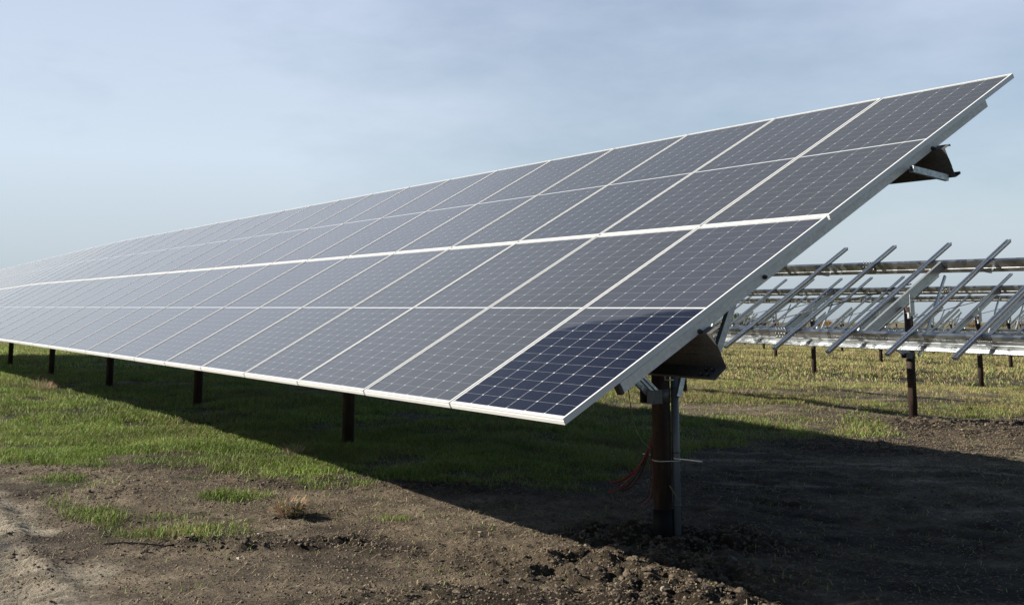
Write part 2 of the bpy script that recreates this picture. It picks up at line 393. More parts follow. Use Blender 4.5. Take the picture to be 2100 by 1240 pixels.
def make_frame(t, a, parent, detail=True, rafter=(1.06, 3.46), braces=True, gusset=True):
    v = t.vpost
    mb = MB()                       # rafter, web facing the near end
    c_beam(mb, t.pt(a-.02, rafter[0], -.100), t.pt(a-.02, rafter[1], -.100), U, NN, .150, .05); mb.build('rafter', M['galv'], parent)
    post, (x, y, zg, zt) = make_post(t, a-.105, parent, v, joint=.95 if detail else None, detail=detail)
    c = Vector((x, y, 0))
    mb = MB()                       # head plate that ties post and rafter
    e = U*-1
    b0 = Vector((x, y, zt-.10))-U*(PR+.016)-Pp*.055
    mb.box(b0, Pp*.11, (0,0,.36), e*-.008)
    mb.box(Vector((x,y,zt-.055))-Pp*.085-U*.09, Pp*.17, U*.18, (0,0,.006))
    for dz in (.03, -.02): mb.box(Vector((x,y,zt-.12+dz))-Pp*.10-U*.085, Pp*.045, U*.03, (0,0,.05))
    if detail:
        for i in (0,1):
            for j in (0,1): mb.tube([b0+Pp*(.03+.05*i)+Vector((0,0,.23+.06*j)), b0+Pp*(.03+.05*i)+Vector((0,0,.23+.06*j))-U*.012], .009, 6)
    mb.build('head_plate', M['galv'], parent)
    if not braces: return post, (x,y,zg,zt)
    zb = zt-1.0 if zt-1.0 > zg+.5 else zg+.5
    zb = zg+.15+1.08
    mb = MB()                       # clamp that carries the braces
    mb.tube([(x,y,zb-.05),(x,y,zb+.05)], PR+.006, 16 if detail else 8)
    mb.box(Vector((x,y,zb-.055))-Pp*.20-U*(PR+.012), Pp*.145, (0,0,.10), U*.008)
    mb.box(Vector((x,y,zb-.055))-Pp*.14+U*(PR+.004), Pp*.20, (0,0,.10), U*.008)
    mb.box(Vector((x,y,zb-.057))-Pp*.14-U*(PR+.012), Pp*.09, U*(2*PR+.024), (0,0,.006))
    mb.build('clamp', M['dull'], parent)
    A = Vector((x,y,zb))-Pp*.10
    for s in (-1, 1):
        B = t.pt(a+.01, v-.96, -.20)+U*(.045*s)
        mb = MB(); d = (B-(A+U*.045*s)).normalized(); nrm = d.cross(U).normalized()
        c_beam(mb, A+U*.045*s, B, U*s, nrm, .05, .022, .003); mb.build('brace', M['galv'], parent)
    A2 = Vector((x,y,zb))+Pp*.06-U*(PR+.05); B2 = t.pt(a-.08, 3.36, -.30)
    mb = MB(); d = (B2-A2).normalized(); nrm = d.cross(U).normalized()
    c_beam(mb, A2, B2, U, nrm, .045, .03, .003); mb.build('brace', M['galv'], parent)
    return post, (x,y,zg,zt)
def make_strut(t, a, upper, parent):
    mb = MB()
    da = -.06 if a < .5 else .045
    if upper: A = t.pt(a+da, V2-.33, WR-.050); B = t.pt(a+da, V2-.03, WR-.258)
    else:
        da = .03 if a < .5 else .045; A = t.pt(a+da, V1+.36, WR-.045); B = t.pt(a+da, V1+.03, WR-.275)
    d = (B-A).normalized(); nrm = d.cross(U).normalized()
    c_beam(mb, A-nrm*-.02, B-nrm*-.02, U, nrm, .042, .03, .003); mb.build('knee_strut', M['galv'], parent)
def splice(t, a, v, parent):
    mb = MB(); o = t.pt(a-.13, v+.012, WR-.073)
    mb.box(t.pt(a-.13, v-.012, WR-.075), U*.26, NN*-.135, S_*-.004)
    mb.box(t.pt(a-.13, v-.006, WR-.0545), U*.26, S_*.07, NN*.004)
    for i in range(4):
        for w in (-.105, -.165):
            p = t.pt(a-.10+i*.067, v-.012, WR+w); mb.tube([p, p-S_*.016], .010, 6)
        p = t.pt(a-.10+i*.067, v+.03, WR-.052); mb.tube([p, p+NN*.03], .009, 6)
    mb.build('splice_plate', M['galvfar'], parent)

# near row -------------------------------------------------------
NPAN = 38
def z_near(a):
    k = min(max(a-25.0, 0), 1e9)
    return CAMZ-.4796+.011*min(a, 25.0)+(-.0012*k if k < 60 else 0)
T1 = Table(0, z_near, 2.58)
AEND = NPAN*W
r1 = empty('mounting_rack', T1.pt(0, 0, 0)*1.0)
r1.location.z = float(gz(r1.location.x, r1.location.y))
tag(r1, 'long galvanized rack on rusty posts carrying the finished solar panels', 'mounting rack', 'mounting racks in parallel rows')
for i in range(NPAN+1):
    if i == 0: make_rail(T1, .002, r1, .40, 4.20, near=True)
    else: make_rail(T1, i*W-.010, r1, .40, 4.20)
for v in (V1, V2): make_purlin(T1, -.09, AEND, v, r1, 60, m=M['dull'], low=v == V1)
for i in range(0, NPAN, 3):
    if i == 0:
        make_strut(T1, .0, True, r1); make_strut(T1, .0, False, r1)
    else:
        make_strut(T1, i*W-.01, True, r1); make_strut(T1, i*W-.01, False, r1)
near_post = None
k = 0
while 2.05+5.6*k < AEND:
    po, info = make_frame(T1, 2.155+5.6*k, r1, detail=k < 4)
    if k == 0: near_post = (po, info)
    k += 1
mb = MB()
for (vv, ww) in ((1.62,-.068),(1.02,-.085),(3.46,-.085)):
    p = T1.pt(.004, vv, ww); mb.tube([p, p-U*.014], .013, 10); mb.tube([p-U*.012, p-U*.026], .008, 8)
mb.build('bolt', M['bolt'], r1)
mb = MB(); mb.box(T1.pt(0,.385,WR-.006), U*.045, NN*-.058, S_*.018); mb.build('end_cap', M['jbox'], r1)
# splice ends of the purlins at the near end: exposed bolts
mb = MB()
for v in (V1, V2):
    for i in range(2):
        for j in range(2):
            p = T1.pt(-.02+.05*i, v+(-.04-.045*j if v == V1 else .025+.02*j), WR-.272-.004*j); mb.tube([p, p+NN*.022], .010, 6)
mb.build('purlin_bolts', M['bolt'], r1)
# conduit sleeve at the foot of the near post
po, (px_, py_, pzg, pzt) = near_post
gzn = pzg+.15
mb = MB(); mb.tube([(px_,py_,gzn-.12),(px_,py_,gzn+.12),(px_,py_,gzn+.24)], PR+.011, 20);
mb.build('sleeve', M['sleeve'], po)

# panels ---------------------------------------------------------
def panel_meshes():
    T, LIP = .035, .011
    mb = MB()
    # four frame members, mitre-free butt joints, each a hollow-looking L with a top lip
    def member(o, ex, ey, length_first):
        pass
    mb.box((0,0,-T), (.0018,0,0), (0,PL,0), (0,0,T)); mb.box((PW-.0018,0,-T), (.0018,0,0), (0,PL,0), (0,0,T))
    mb.box((.0018,0,-T), (PW-.0036,0,0), (0,.0018,0), (0,0,T)); mb.box((.0018,PL-.0018,-T), (PW-.0036,0,0), (0,.0018,0), (0,0,T))
    mb.box((.0018,.0018,-.0015), (LIP,0,0), (0,PL-.0036,0), (0,0,.0015)); mb.box((PW-.0018-LIP,.0018,-.0015), (LIP,0,0), (0,PL-.0036,0), (0,0,.0015))
    mb.box((.0018+LIP,.0018,-.0015), (PW-.0036-2*LIP,0,0), (0,LIP,0), (0,0,.0015)); mb.box((.0018+LIP,PL-.0018-LIP,-.0015), (PW-.0036-2*LIP,0,0), (0,LIP,0), (0,0,.0015))
    # bottom return flange, and the small step half way up the outer face
    mb.box((.0018,.0018,-T), (.028,0,0), (0,PL-.0036,0), (0,0,.0018)); mb.box((PW-.0298,.0018,-T), (.028,0,0), (0,PL-.0036,0), (0,0,.0018))
    mb.box((.0298,.0018,-T), (PW-.0596,0,0), (0,.028,0), (0,0,.0018)); mb.box((.0298,PL-.0298,-T), (PW-.0596,0,0), (0,.028,0), (0,0,.0018))
    mb.box((0,-.0022,-T), (PW,0,0), (0,.0022,0), (0,0,.021))
    fr = mb.build('frame', M['frame'])
    mb = MB()
    x0, x1, y0, y1 = .004, PW-.004, .004, PL-.004
    mb.add([(x0,y0,-.0035),(x1,y0,-.0035),(x1,y1,-.0035),(x0,y1,-.0035)], [(0,1,2,3)])
    mb.add([(x0,y0,-.0085),(x1,y0,-.0085),(x1,y1,-.0085),(x0,y1,-.0085)], [(3,2,1,0)], 1)
    gl = mb.build('glass', [M['glass'], M['backsheet']])
    mb = MB()
    for k in range(3): mb.box((.20+.33*k,PL/2-.05,-.026), (.07,0,0), (0,.10,0), (0,0,.016))
    jb = mb.build('junction_box', M['jbox'])
    return fr, gl, jb
fr0, gl0, jb0 = panel_meshes()
ORD = ['first','second','third','fourth','fifth','sixth','seventh','eighth','ninth','tenth','eleventh','twelfth','thirteenth','fourteenth','fifteenth','sixteenth','seventeenth','eighteenth','nineteenth','twentieth']
def ordn(n):
    if n <= 20: return ORD[n-1]
    t = ['twenty','thirty'][n//10-2]; return t+('-'+ORD[n%10-1] if n % 10 else '').replace('thirty-','-') if n % 10 else ['','','twentieth','thirtieth'][n//10]
wiped_mesh = gl0.data.copy(); wiped_mesh.materials[0] = M['glass_wiped']
first = True
for row in (0, 1):
    for i in range(NPAN):
        a0 = i*W; a1 = a0+PW; v0 = row*LP
        jit = .0 if row == 0 else -.012
        A = T1.pt(a1+jit, v0, 0); B = T1.pt(a0+jit, v0, 0); C = T1.pt((a1)+jit, v0+PL, 0)
        ex = (B-A).normalized(); ey = (C-A); ey = (ey-ex*ey.dot(ex)).normalized(); ez = ex.cross(ey)
        A = A+ez*random.uniform(-.0015,.0015)
        root = bpy.data.objects.new('solar_panel', None); root.empty_display_size = .1; COL.objects.link(root)
        root.matrix_world = Matrix(((ex.x,ey.x,ez.x,A.x),(ex.y,ey.y,ez.y,A.y),(ex.z,ey.z,ez.z,A.z),(0,0,0,1)))
        if first: parts = (fr0, gl0, jb0)
        else: parts = [o.copy() for o in (fr0, gl0, jb0)]
        for o in parts:
            if not first: COL.objects.link(o)
            o.parent = root
        if row == 0 and i == 0:
            first_glass = parts[1]
            parts[1]['label'] = 'glass wiped to clear dark blue with a hazed strip at the top'
            lab = 'solar panel with clear dark blue glass at the near lower corner'
        else:
            rn = 'lower' if row == 0 else 'upper'
            lab = f'grey hazed solar panel, {ordn(i+1)} of the {rn} row from the near end'
        if row == 1 and i == 0: lab = 'grey hazed solar panel at the top right tip of the array'
        if row == 0 and i == 1: lab = 'grey hazed solar panel beside the clear dark blue one in the lower row'
        tag(root, lab, 'solar panel', 'solar panels tilted in two rows')
        first = False
    # after the first panel every part is a copy of fr0/gl0/jb0
first_glass.data = wiped_mesh
# rows of bare racks behind --------------------------------------
def bare_rack(p0, zf, a0, a1, arail, apost, label, detail):
    t = Table(p0, zf)
    loc = t.pt(a0, 2.0, 0); loc.z = float(gz(loc.x, loc.y))
    r = empty('mounting_rack', loc); tag(r, label, 'mounting rack', 'mounting racks in parallel rows')
    i = 0; a = arail
    while a > a0+W: a -= W
    rails = []
    while a < a1: rails.append(a); a += W
    for a in rails:
        make_rail(t, a+random.uniform(-.012,.012), r, .34+random.uniform(-.02,.02), 4.10+random.uniform(-.02,.02))
    for v in (V1, V2): make_purlin(t, a0, a1, v, r, 1, low=v == V1)
    for a in rails:
        j = round((a-arail)/W)
        if j % 3 == 2: make_strut(t, a, False, r)
        if j % 3 == 1: make_strut(t, a, True, r)
    a = apost
    while a > a0+5.6: a -= 5.6
    while a < a1-.2:
        make_frame(t, a, r, detail)
        # tension rod in the plane of the rack
        mb = MB(); mb.tube([t.pt(a+.15, 2.75, -.14), t.pt(a+2.7, V1+.03, -.11)], .010, 6); mb.build('tie_rod', M['bolt'], r)
        for v in (V1, V2): splice(t, a+1.75-(0 if v == V1 else .2), v, r)
        a += 5.6
    return r
bare_rack(10.44, lambda a: CAMZ-.63+.018*(a-5.48), .6, 26, 5.48, 7.62, 'nearest bare rack without panels, behind the near panel row', True)
bare_rack(20.9, lambda a: CAMZ-.70+.012*(a-12.5), 5, 36, 12.3, 13.56, 'second bare rack back from the panels, its rails empty', False)
bare_rack(31.4, lambda a: CAMZ-.70+.008*(a-18), 10, 46, 18.3, 19.6, 'farthest fully railed bare rack, third back from the panels', False)

rowname = {4:'first', 5:'second', 6:'third', 7:'fourth', 8:'fifth'}
for k in range(4, 9):
    p0 = 10.45*k; t = Table(p0, lambda a: CAMZ-.78)
    base_a = 18.0+5.2*(k-4)
    for j in range(9):
        a = base_a+5.6*j+1.3*(k % 3)
        q = t.pt(a, 2.58, -.3); px = 1050+F*q.x/(q.y*math.cos(PIT)+(q.z-CAMZ)*math.sin(PIT))
        if px < 1380 or px > 2350: continue
        root = empty('steel_post_frame', (q.x, q.y, float(gz(q.x, q.y))))
        tag(root, f'rusty post with lone tilted zinc beam in the {rowname[k]} unrailed row beyond the racks', 'post', f'lone posts of the {rowname[k]} unrailed row')
        make_frame(t, a, root, False, rafter=(1.06, 3.4), braces=k < 6)
    if k == 4:
        loc = t.pt(base_a, V1, -.1); loc.z -= .3
        mb = MB(); prof = strip_profile([(.072,-.014),(.072,0),(0,0),(0,-.168),(-.088,-.228)], .0035)
        mb.sweep([[t.pt(a, V1+x, WR-.060+y) for x, y in prof] for a in (base_a, base_a+40)])
        o = mb.build('purlin', M['galv'], None, loc); tag(o, 'single long zinc beam laid along the lone posts beyond the bare racks', 'beam')

# conduit, cables and wires on the near post ----------------------
view = Vector((px_, py_, 0)).normalized(); rt = Vector((view.y, -view.x, 0))
cr = .030
cc = Vector((px_, py_, 0))+rt*(PR+cr+.006)
root = empty('conduit', (cc.x, cc.y, gzn)); tag(root, 'grey plastic conduit strapped upright to the right side of the near post', 'conduit')
mb = MB(); mb.tube([(cc.x, cc.y, gzn-.02), (cc.x, cc.y, gzn+1.29)], cr, 20); pipe = mb.build('pipe', M['pvc'], root)
mb = MB()
for zz in (.26, .65, 1.13): mb.tube([(cc.x,cc.y,gzn+zz),(cc.x,cc.y,gzn+zz+.012)], cr+.0025, 20)
mb.build('joint_ring', M['pvcband'], root)
mb = MB(); mb.tube([(cc.x,cc.y,gzn-.03),(cc.x,cc.y,gzn+.02)], cr+.008, 20); mb.build('bell_end', M['pvcband'], root)
zs = gzn+.60                        # band round post and conduit with long loose tails
mb = MB(); c0 = Vector((px_, py_, zs)); loop = []
for i in range(25):
    an = 2*math.pi*i/24; ca, sa = math.cos(an), math.sin(an)
    ctr = c0 if ca < .1 else Vector((cc.x, cc.y, zs)); rr = (PR if ca < .1 else cr)+.004
    loop.append(ctr+rt*ca*rr-view*sa*rr+Vector((0,0,-.004*math.sin(an))))
mb.tube(loop, .0045, 6)
st = mb.build('band', M['strap'], root)
mb = MB()
A = Vector((cc.x, cc.y, zs+.012))-rt*.02-view*(cr+.006); B = A+rt*.215+Vector((0,0,-.022))
mb.box(A, B-A, (0,0,.006), view*.020)
A2 = Vector((px_,py_,zs+.035))-rt*(PR+.075)+view*.03; mb.box(A2, rt*.09+Vector((0,0,-.01)), (0,0,.005), view*.015)
mb.build('strap_tail', M['strap'], root)
mb = MB(); A = Vector((cc.x,cc.y,zs-.018))+rt*.02; mb.box(A, rt*.14+Vector((0,0,-.010)), (0,0,.026), view*.002); mb.build('perforated_tail', M['dull'], root)
mb = MB()                           # square U bolt at the head of the near post
for zz in (1.20, 1.305):
    A = Vector((px_,py_,gzn+zz))+rt*.035-view*(PR+.012); mb.tube([A, A+rt*.065], .006, 8)
A = Vector((px_,py_,gzn+1.195))+rt*.035-view*(PR+.012); mb.tube([A, A+Vector((0,0,.115))], .006, 8)
mb.build('square_hook', M['strap'], root)
root = empty('cable_bundle', (px_-rt.x*.08, py_-rt.y*.08, gzn)); tag(root, 'loose bundle of red and black cables hanging from the left of the near post', 'cables')
rr = random.Random(3)
ends = [(-.40,.43,0),(-.39,.41,1),(-.41,.35,0),(-.33,.355,1),(-.30,.375,0),(-.36,.365,1),(-.17,.26,0),(-.20,.28,1)]
for ex, ez, kind in ends:
    pass
    P0 = Vector((px_,py_,gzn+.80+rr.uniform(-.03,.03)))-rt*(PR-.015)+view*rr.uniform(.03,.07)
    P1 = Vector((px_,py_,gzn+.58))-rt*(PR+.03+rr.uniform(0,.03))+view*rr.uniform(-.03,.04)
    P3 = Vector((px_,py_,gzn+ez))+rt*ex+view*rr.uniform(-.1,.1); P2 = P3+rt*.16+Vector((0,0,.015+rr.uniform(-.02,.03)))
    pts = []
    for i in range(15):
        s = i/14; pts.append(P0*(1-s)**3+P1*3*s*(1-s)**2+P2*3*s*s*(1-s)+P3*s**3+Vector((0,0,-.006*math.sin(s*9)*s)))
    mb = MB(); mb.tube(pts, .0056, 8); mb.build('cable', M['red'] if kind == 0 else M['black'], root)
A = T1.pt(.03, .46, -.09); mb = MB()
B = Vector((px_,py_,gzn+.68))-rt*(PR+.01)-view*.02
pts = [A+(B-A)*s+Vector((0,0,-.055*math.sin(s*math.pi)))-rt*.03*math.sin(s*math.pi) for s in [i/12 for i in range(13)]]
mb.tube(pts, .0028, 6); o = mb.build('ground_wire', M['green'], None, A); tag(o, 'thin green wire sagging from the rack rail to the near post', 'wire')
mb = MB(); A = Vector((px_,py_,gzn+.42))+rt*.055-view*(PR+.004); B = Vector((cc.x,cc.y,gzn+.30))+rt*.03-view*.02
mb.tube([A, A+(B-A)*.4+Vector((0,0,-.01)), A+(B-A)*.8+Vector((0,0,-.012)), B, B+Vector((-.005,0,-.02))], .0032, 6); o = mb.build('wire_offcut', M['green'], None, A); tag(o, 'short pale green wire end sticking out low on the near post', 'wire')

# ---------------------------------------------------------------- ground sheet
def axis(lo, hi, dn0, dn1, step, g):
    c = list(np.arange(dn0, dn1, step)); s = step; x = c[-1]
    while x < hi: s *= g; x += s; c.append(x)
    s = step; x = c[0]; l = []
    while x > lo: s *= g; x -= s; l.append(x)
    return np.array(l[::-1]+c)
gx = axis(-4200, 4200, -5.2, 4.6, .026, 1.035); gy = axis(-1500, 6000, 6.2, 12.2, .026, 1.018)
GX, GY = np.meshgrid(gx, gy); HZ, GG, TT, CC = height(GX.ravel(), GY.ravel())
nx, ny = len(gx), len(gy)
vv = np.empty((nx*ny, 3), np.float32); vv[:,0] = GX.ravel(); vv[:,1] = GY.ravel(); vv[:,2] = HZ
ii = (np.arange(ny-1)[:,None]*nx+np.arange(nx-1)[None,:]).ravel()
quads = np.stack([ii, ii+1, ii+nx+1, ii+nx], 1).astype(np.int32)
def np_mesh(name, verts, faces, m, attr=None, attr_name='col', smooth=True):
    me = bpy.data.meshes.new(name); n = faces.shape[1]
    me.vertices.add(len(verts)); me.vertices.foreach_set('co', np.ascontiguousarray(verts, np.float32).ravel())
    me.loops.add(faces.size); me.loops.foreach_set('vertex_index', np.ascontiguousarray(faces, np.int32).ravel())
    me.polygons.add(len(faces)); me.polygons.foreach_set('loop_start', np.arange(0, faces.size, n, dtype=np.int32)); me.polygons.foreach_set('loop_total', np.full(len(faces), n, np.int32))
    me.polygons.foreach_set('use_smooth', np.full(len(faces), smooth)); me.update(calc_edges=True)
    if attr is not None:
        at = me.color_attributes.new(attr_name, 'FLOAT_COLOR', 'POINT')
        c = np.ones((len(verts), 4), np.float32); c[:,:3] = attr; at.data.foreach_set('color', c.ravel())
    me.materials.append(m); o = bpy.data.objects.new(name, me); COL.objects.link(o); return o
shade_right = sstep(1.2, 2.6, GX.ravel())*(1-sstep(15.5, 17, GY.ravel()))*.8  # table's shade painted into the churned soil at right
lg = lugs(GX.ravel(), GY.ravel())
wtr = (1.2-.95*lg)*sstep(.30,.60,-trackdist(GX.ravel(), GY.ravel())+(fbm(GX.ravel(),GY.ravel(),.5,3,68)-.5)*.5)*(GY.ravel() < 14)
damp_shade_mask = np.clip(wtr*.85+(1-TT)*(shade_right*sstep(.3,.6,fbm(GX.ravel(),GY.ravel()*2.5,1.5,4,57))+sstep(.46,.66, fbm(GX.ravel(), GY.ravel(), 1.1, 4, 55))*.75+CC*.6), 0, 1)  # inner track, damp and churned soil, plus the painted shade at right
sx, sy = GX.ravel(), GY.ravel(); cv = sy+.10*(sx-3)**2*.6
strk = sstep(.60,.78, fbm(sx*.35, cv*2.6, .8, 4, 131))*sstep(1.3,2.4,sx)*(1-sstep(14.5,16,sy))*.75
ground = np_mesh('ground', vv, quads, M['ground'], np.stack([GG, np.clip(TT+strk*(sstep(6.0,6.5,sy)),0,1), damp_shade_mask*(1-.8*strk)], 1), 'mask')
tag(ground, kind='structure')

# ---------------------------------------------------------------- grass, straw, clods
def frustum_pts(n, y0, y1, m=1.25):
    # uniform per area inside a widened view wedge
    y = np.sqrt(rng.uniform(y0*y0, y1*y1, n)); x = rng.uniform(-1, 1, n)*(y*.46*m+.4)
    return x, y
def blades(name, x, y, hgt, wid, colr, lean, m, zoff=-.005):
    n = len(x); z = height(x, y)[0]+zoff
    ang = rng.uniform(0, 2*np.pi, n); la = rng.uniform(0, 2*np.pi, n)
    dx, dy = np.cos(ang), np.sin(ang); l = hgt*lean*rng.uniform(.2, 1, n)
    lx, ly = np.cos(la)*l, np.sin(la)*l
    V = np.empty((n, 5, 3), np.float32)
    w = wid/2
    V[:,0] = np.stack([x-dx*w, y-dy*w, z], 1); V[:,1] = np.stack([x+dx*w, y+dy*w, z], 1)
    V[:,2] = np.stack([x+dx*w*.75+lx*.35, y+dy*w*.75+ly*.35, z+hgt*.6], 1); V[:,3] = np.stack([x-dx*w*.75+lx*.35, y-dy*w*.75+ly*.35, z+hgt*.6], 1)
    top = np.sqrt(np.clip(1-(l/np.maximum(hgt,1e-4))**2*.5, .15, 1))
    V[:,4] = np.stack([x+lx, y+ly, z+hgt*top], 1)
    b = (np.arange(n)*5)[:,None]
    f = np.concatenate([b+np.array([[0,1,2]]), b+np.array([[0,2,3]]), b+np.array([[3,2,4]])], 0)
    sh = np.array([.55,.55,.95,.95,1.15])[None,:,None]*0+1
    c = np.repeat(colr[:,None,:], 5, 1)*sh
    return np_mesh(name, V.reshape(-1,3), f, m, c.reshape(-1,3), smooth=False)
def grass_col(x, y):
    n = len(x)
    dry = .22+.52*sstep(15, 24, y)*sstep(-6, 4, x)+.35*(fbm(x, y, 1.4, 3, 101)-.5)*2+.12*sstep(30,40,y)
    dry = np.clip(dry, .05, .8); k = (rng.uniform(0,1,n) < dry)[:,None]
    g = np.array([.082,.135,.026])*rng.uniform(.35,1.8,(n,1))+np.array([.04,.025,.0])*rng.uniform(0,1,(n,1))
    d = np.array([.19,.152,.075])*rng.uniform(.5,1.25,(n,1))
    return np.where(k, d, g)*(.68+1.15*fbm(x, y, .7, 4, 141))[:,None]*(1+.35*sstep(22,30,y))[:,None]
X = []; Y = []; H = []; Wd = []
for (y0, y1, n, wd, hh) in [(7, 15, 800000, .0055, .050), (15, 30, 800000, .0080, .060), (30, 75, 500000, .020, .085)]:
    x, y = frustum_pts(n, y0, y1); g = grassness(x, y)
    tall = fbm(x, y, .5, 3, 111)
    keep = rng.uniform(0,1,n) < g*np.clip(-.45+2.2*tall, .10, 1)
    x, y, tall = x[keep], y[keep], tall[keep]
    X.append(x); Y.append(y); H.append(hh*rng.uniform(.4,1.5,len(x))*(.25+tall*1.7)); Wd.append(wd*rng.uniform(.6,1.3,len(x)))
X, Y, H, Wd = map(np.concatenate, (X, Y, H, Wd))
g_ = blades('grass', X, Y, H, Wd, grass_col(X, Y), 1.35, M['blade']); tag(g_, kind='stuff')
# thin scattered sprigs and dry stems on the bare soil
x, y = frustum_pts(90000, 6, 26); g = grassness(x, y); keep = (rng.uniform(0,1,len(x)) < .06+.45*sstep(.46,.62,fbm(x,y,.5,4,121))) & (g < .5) & (trackness(x,y) < .6)
x, y = x[keep], y[keep]; s_ = blades('sparse_grass', x, y, rng.uniform(.015,.05,len(x)), rng.uniform(.003,.007,len(x)), grass_col(x, y)*1.1, 1.2, M['blade']); tag(s_, kind='stuff')
n = 34000; x, y = frustum_pts(n, 6, 24); keep = (rng.uniform(0,1,n) < .35+.65*(grassness(x,y) < .5)) & (trackness(x,y) < .8)
x, y = x[keep], y[keep]; n = len(x); z = height(x, y)[0]+.006
a = rng.uniform(0, 2*np.pi, n); L_ = .012+.075*rng.uniform(0,1,n)**2.2; w = rng.uniform(.0008,.0022,n)*(1+y*.03); tz = rng.uniform(0,.5,n)*L_
d = np.stack([np.cos(a)*L_, np.sin(a)*L_, tz], 1); s = np.stack([-np.sin(a)*w, np.cos(a)*w, np.zeros(n)], 1); P = np.stack([x, y, z], 1)
bend = np.stack([rng.normal(0,.15,n)*L_, rng.normal(0,.15,n)*L_, rng.uniform(.05,.3,n)*L_], 1)
V = np.stack([P-s, P+s, P+d*.5+s+bend, P+d*.5-s+bend, P+d+s*.5, P+d-s*.5], 1).astype(np.float32)
b = (np.arange(n)*6)[:,None]; f = np.concatenate([b+np.array([[0,1,2,3]]), b+np.array([[3,2,4,5]])], 0)
c = np.array([.26,.21,.125])*rng.uniform(.5,1.5,(n,1)); o = np_mesh('straw_litter', V.reshape(-1,3), f, M['straw'], np.repeat(c,6,0), smooth=False); tag(o, kind='stuff')
# soil lumps
import bmesh
bm = bmesh.new(); bmesh.ops.create_icosphere(bm, subdivisions=2, radius=1); bm.verts.ensure_lookup_table()
ico = np.array([v.co[:] for v in bm.verts]); icf = np.array([[v.index for v in f.verts] for f in bm.faces]); bm.free()
bm = bmesh.new(); bmesh.ops.create_icosphere(bm, subdivisions=1, radius=1); bm.verts.ensure_lookup_table()
ic1 = np.array([v.co[:] for v in bm.verts]); if1 = np.array([[v.index for v in f.verts] for f in bm.faces]); bm.free()
n = 420000; x, y = frustum_pts(n, 6, 17); D = 1-grassness(x, y); Ck = churn(x, y); T_ = trackness(x, y)
keep = rng.uniform(0,1,n) < D*(1-.5*T_)*np.clip(-.12+.75*fbm(x,y,.33,3,59)+.4*Ck,.02,1); x, y = x[keep], y[keep]; n = len(x)
r = .003+.007*rng.uniform(0,1,n)**1.7; z = height(x, y)[0]
V = (ic1[None]*rng.uniform(.55,1.4,(n,len(ic1),1)))*r[:,None,None]*np.array([1.2,1.2,.8])+np.stack([x,y,z],1)[:,None,:]
f = (if1[None]+(np.arange(n)*len(ic1))[:,None,None]).reshape(-1,3); c = np.array([.105,.080,.052])*rng.uniform(.35,1.6,(n,1))
print('crumbs', n)
o = np_mesh('soil_crumbs', V.reshape(-1,3), f, M['clod'], np.repeat(c, len(ic1), 0), smooth=False); tag(o, kind='stuff')
n = 150000; x, y = frustum_pts(n, 6, 20); D = 1-grassness(x, y); Ck = churn(x, y); T_ = trackness(x, y)
keep = rng.uniform(0,1,n) < D*(1-.8*T_)*(.035+.14*sstep(.5,.66,fbm(x,y,.8,3,55))+.4*Ck); x, y, Ck = x[keep], y[keep], Ck[keep]; n = len(x)
r = .004+.013*rng.uniform(0,1,n)**3+.016*Ck*rng.uniform(0,1,n)**2; z = height(x, y)[0]-r*.10
lump = 1+.5*(np.sin(ico@np.array([3.1,1.7,2.3])[:,None]*1.3+1)*.5+np.sin(ico@np.array([-2.2,4.1,1.1])[:,None]*1.7)*.5)[:,0]
q = rng.uniform(0, 2*np.pi, n); sc = rng.uniform(.65,1.35,(n,3)); ph = rng.uniform(0, 6.28, (n,3))
V = ico[None]*(1+.30*np.sin(ico[None]@np.eye(3)*3.3+ph[:,None,:]).sum(-1, keepdims=True)*.6+rng.uniform(-.13,.13,(n,len(ico),1)))*sc[:,None,:]*r[:,None,None]*np.array([1,1,.75])
cq, sq = np.cos(q)[:,None], np.sin(q)[:,None]; V = np.stack([V[...,0]*cq-V[...,1]*sq, V[...,0]*sq+V[...,1]*cq, V[...,2]], -1)+np.stack([x,y,z],1)[:,None,:]
f = (icf[None]+(np.arange(n)*len(ico))[:,None,None]).reshape(-1,3)
pale = (rng.uniform(0,1,n) < .012)[:,None]; c = np.where(pale, np.array([.26,.23,.18])*rng.uniform(.7,1.2,(n,1)), np.array([.075,.057,.038])*rng.uniform(.4,1.5,(n,1)))
o = np_mesh('soil_clods', V.reshape(-1,3), f, M['clod'], np.repeat(c, len(ico), 0), smooth=False); tag(o, kind='stuff')

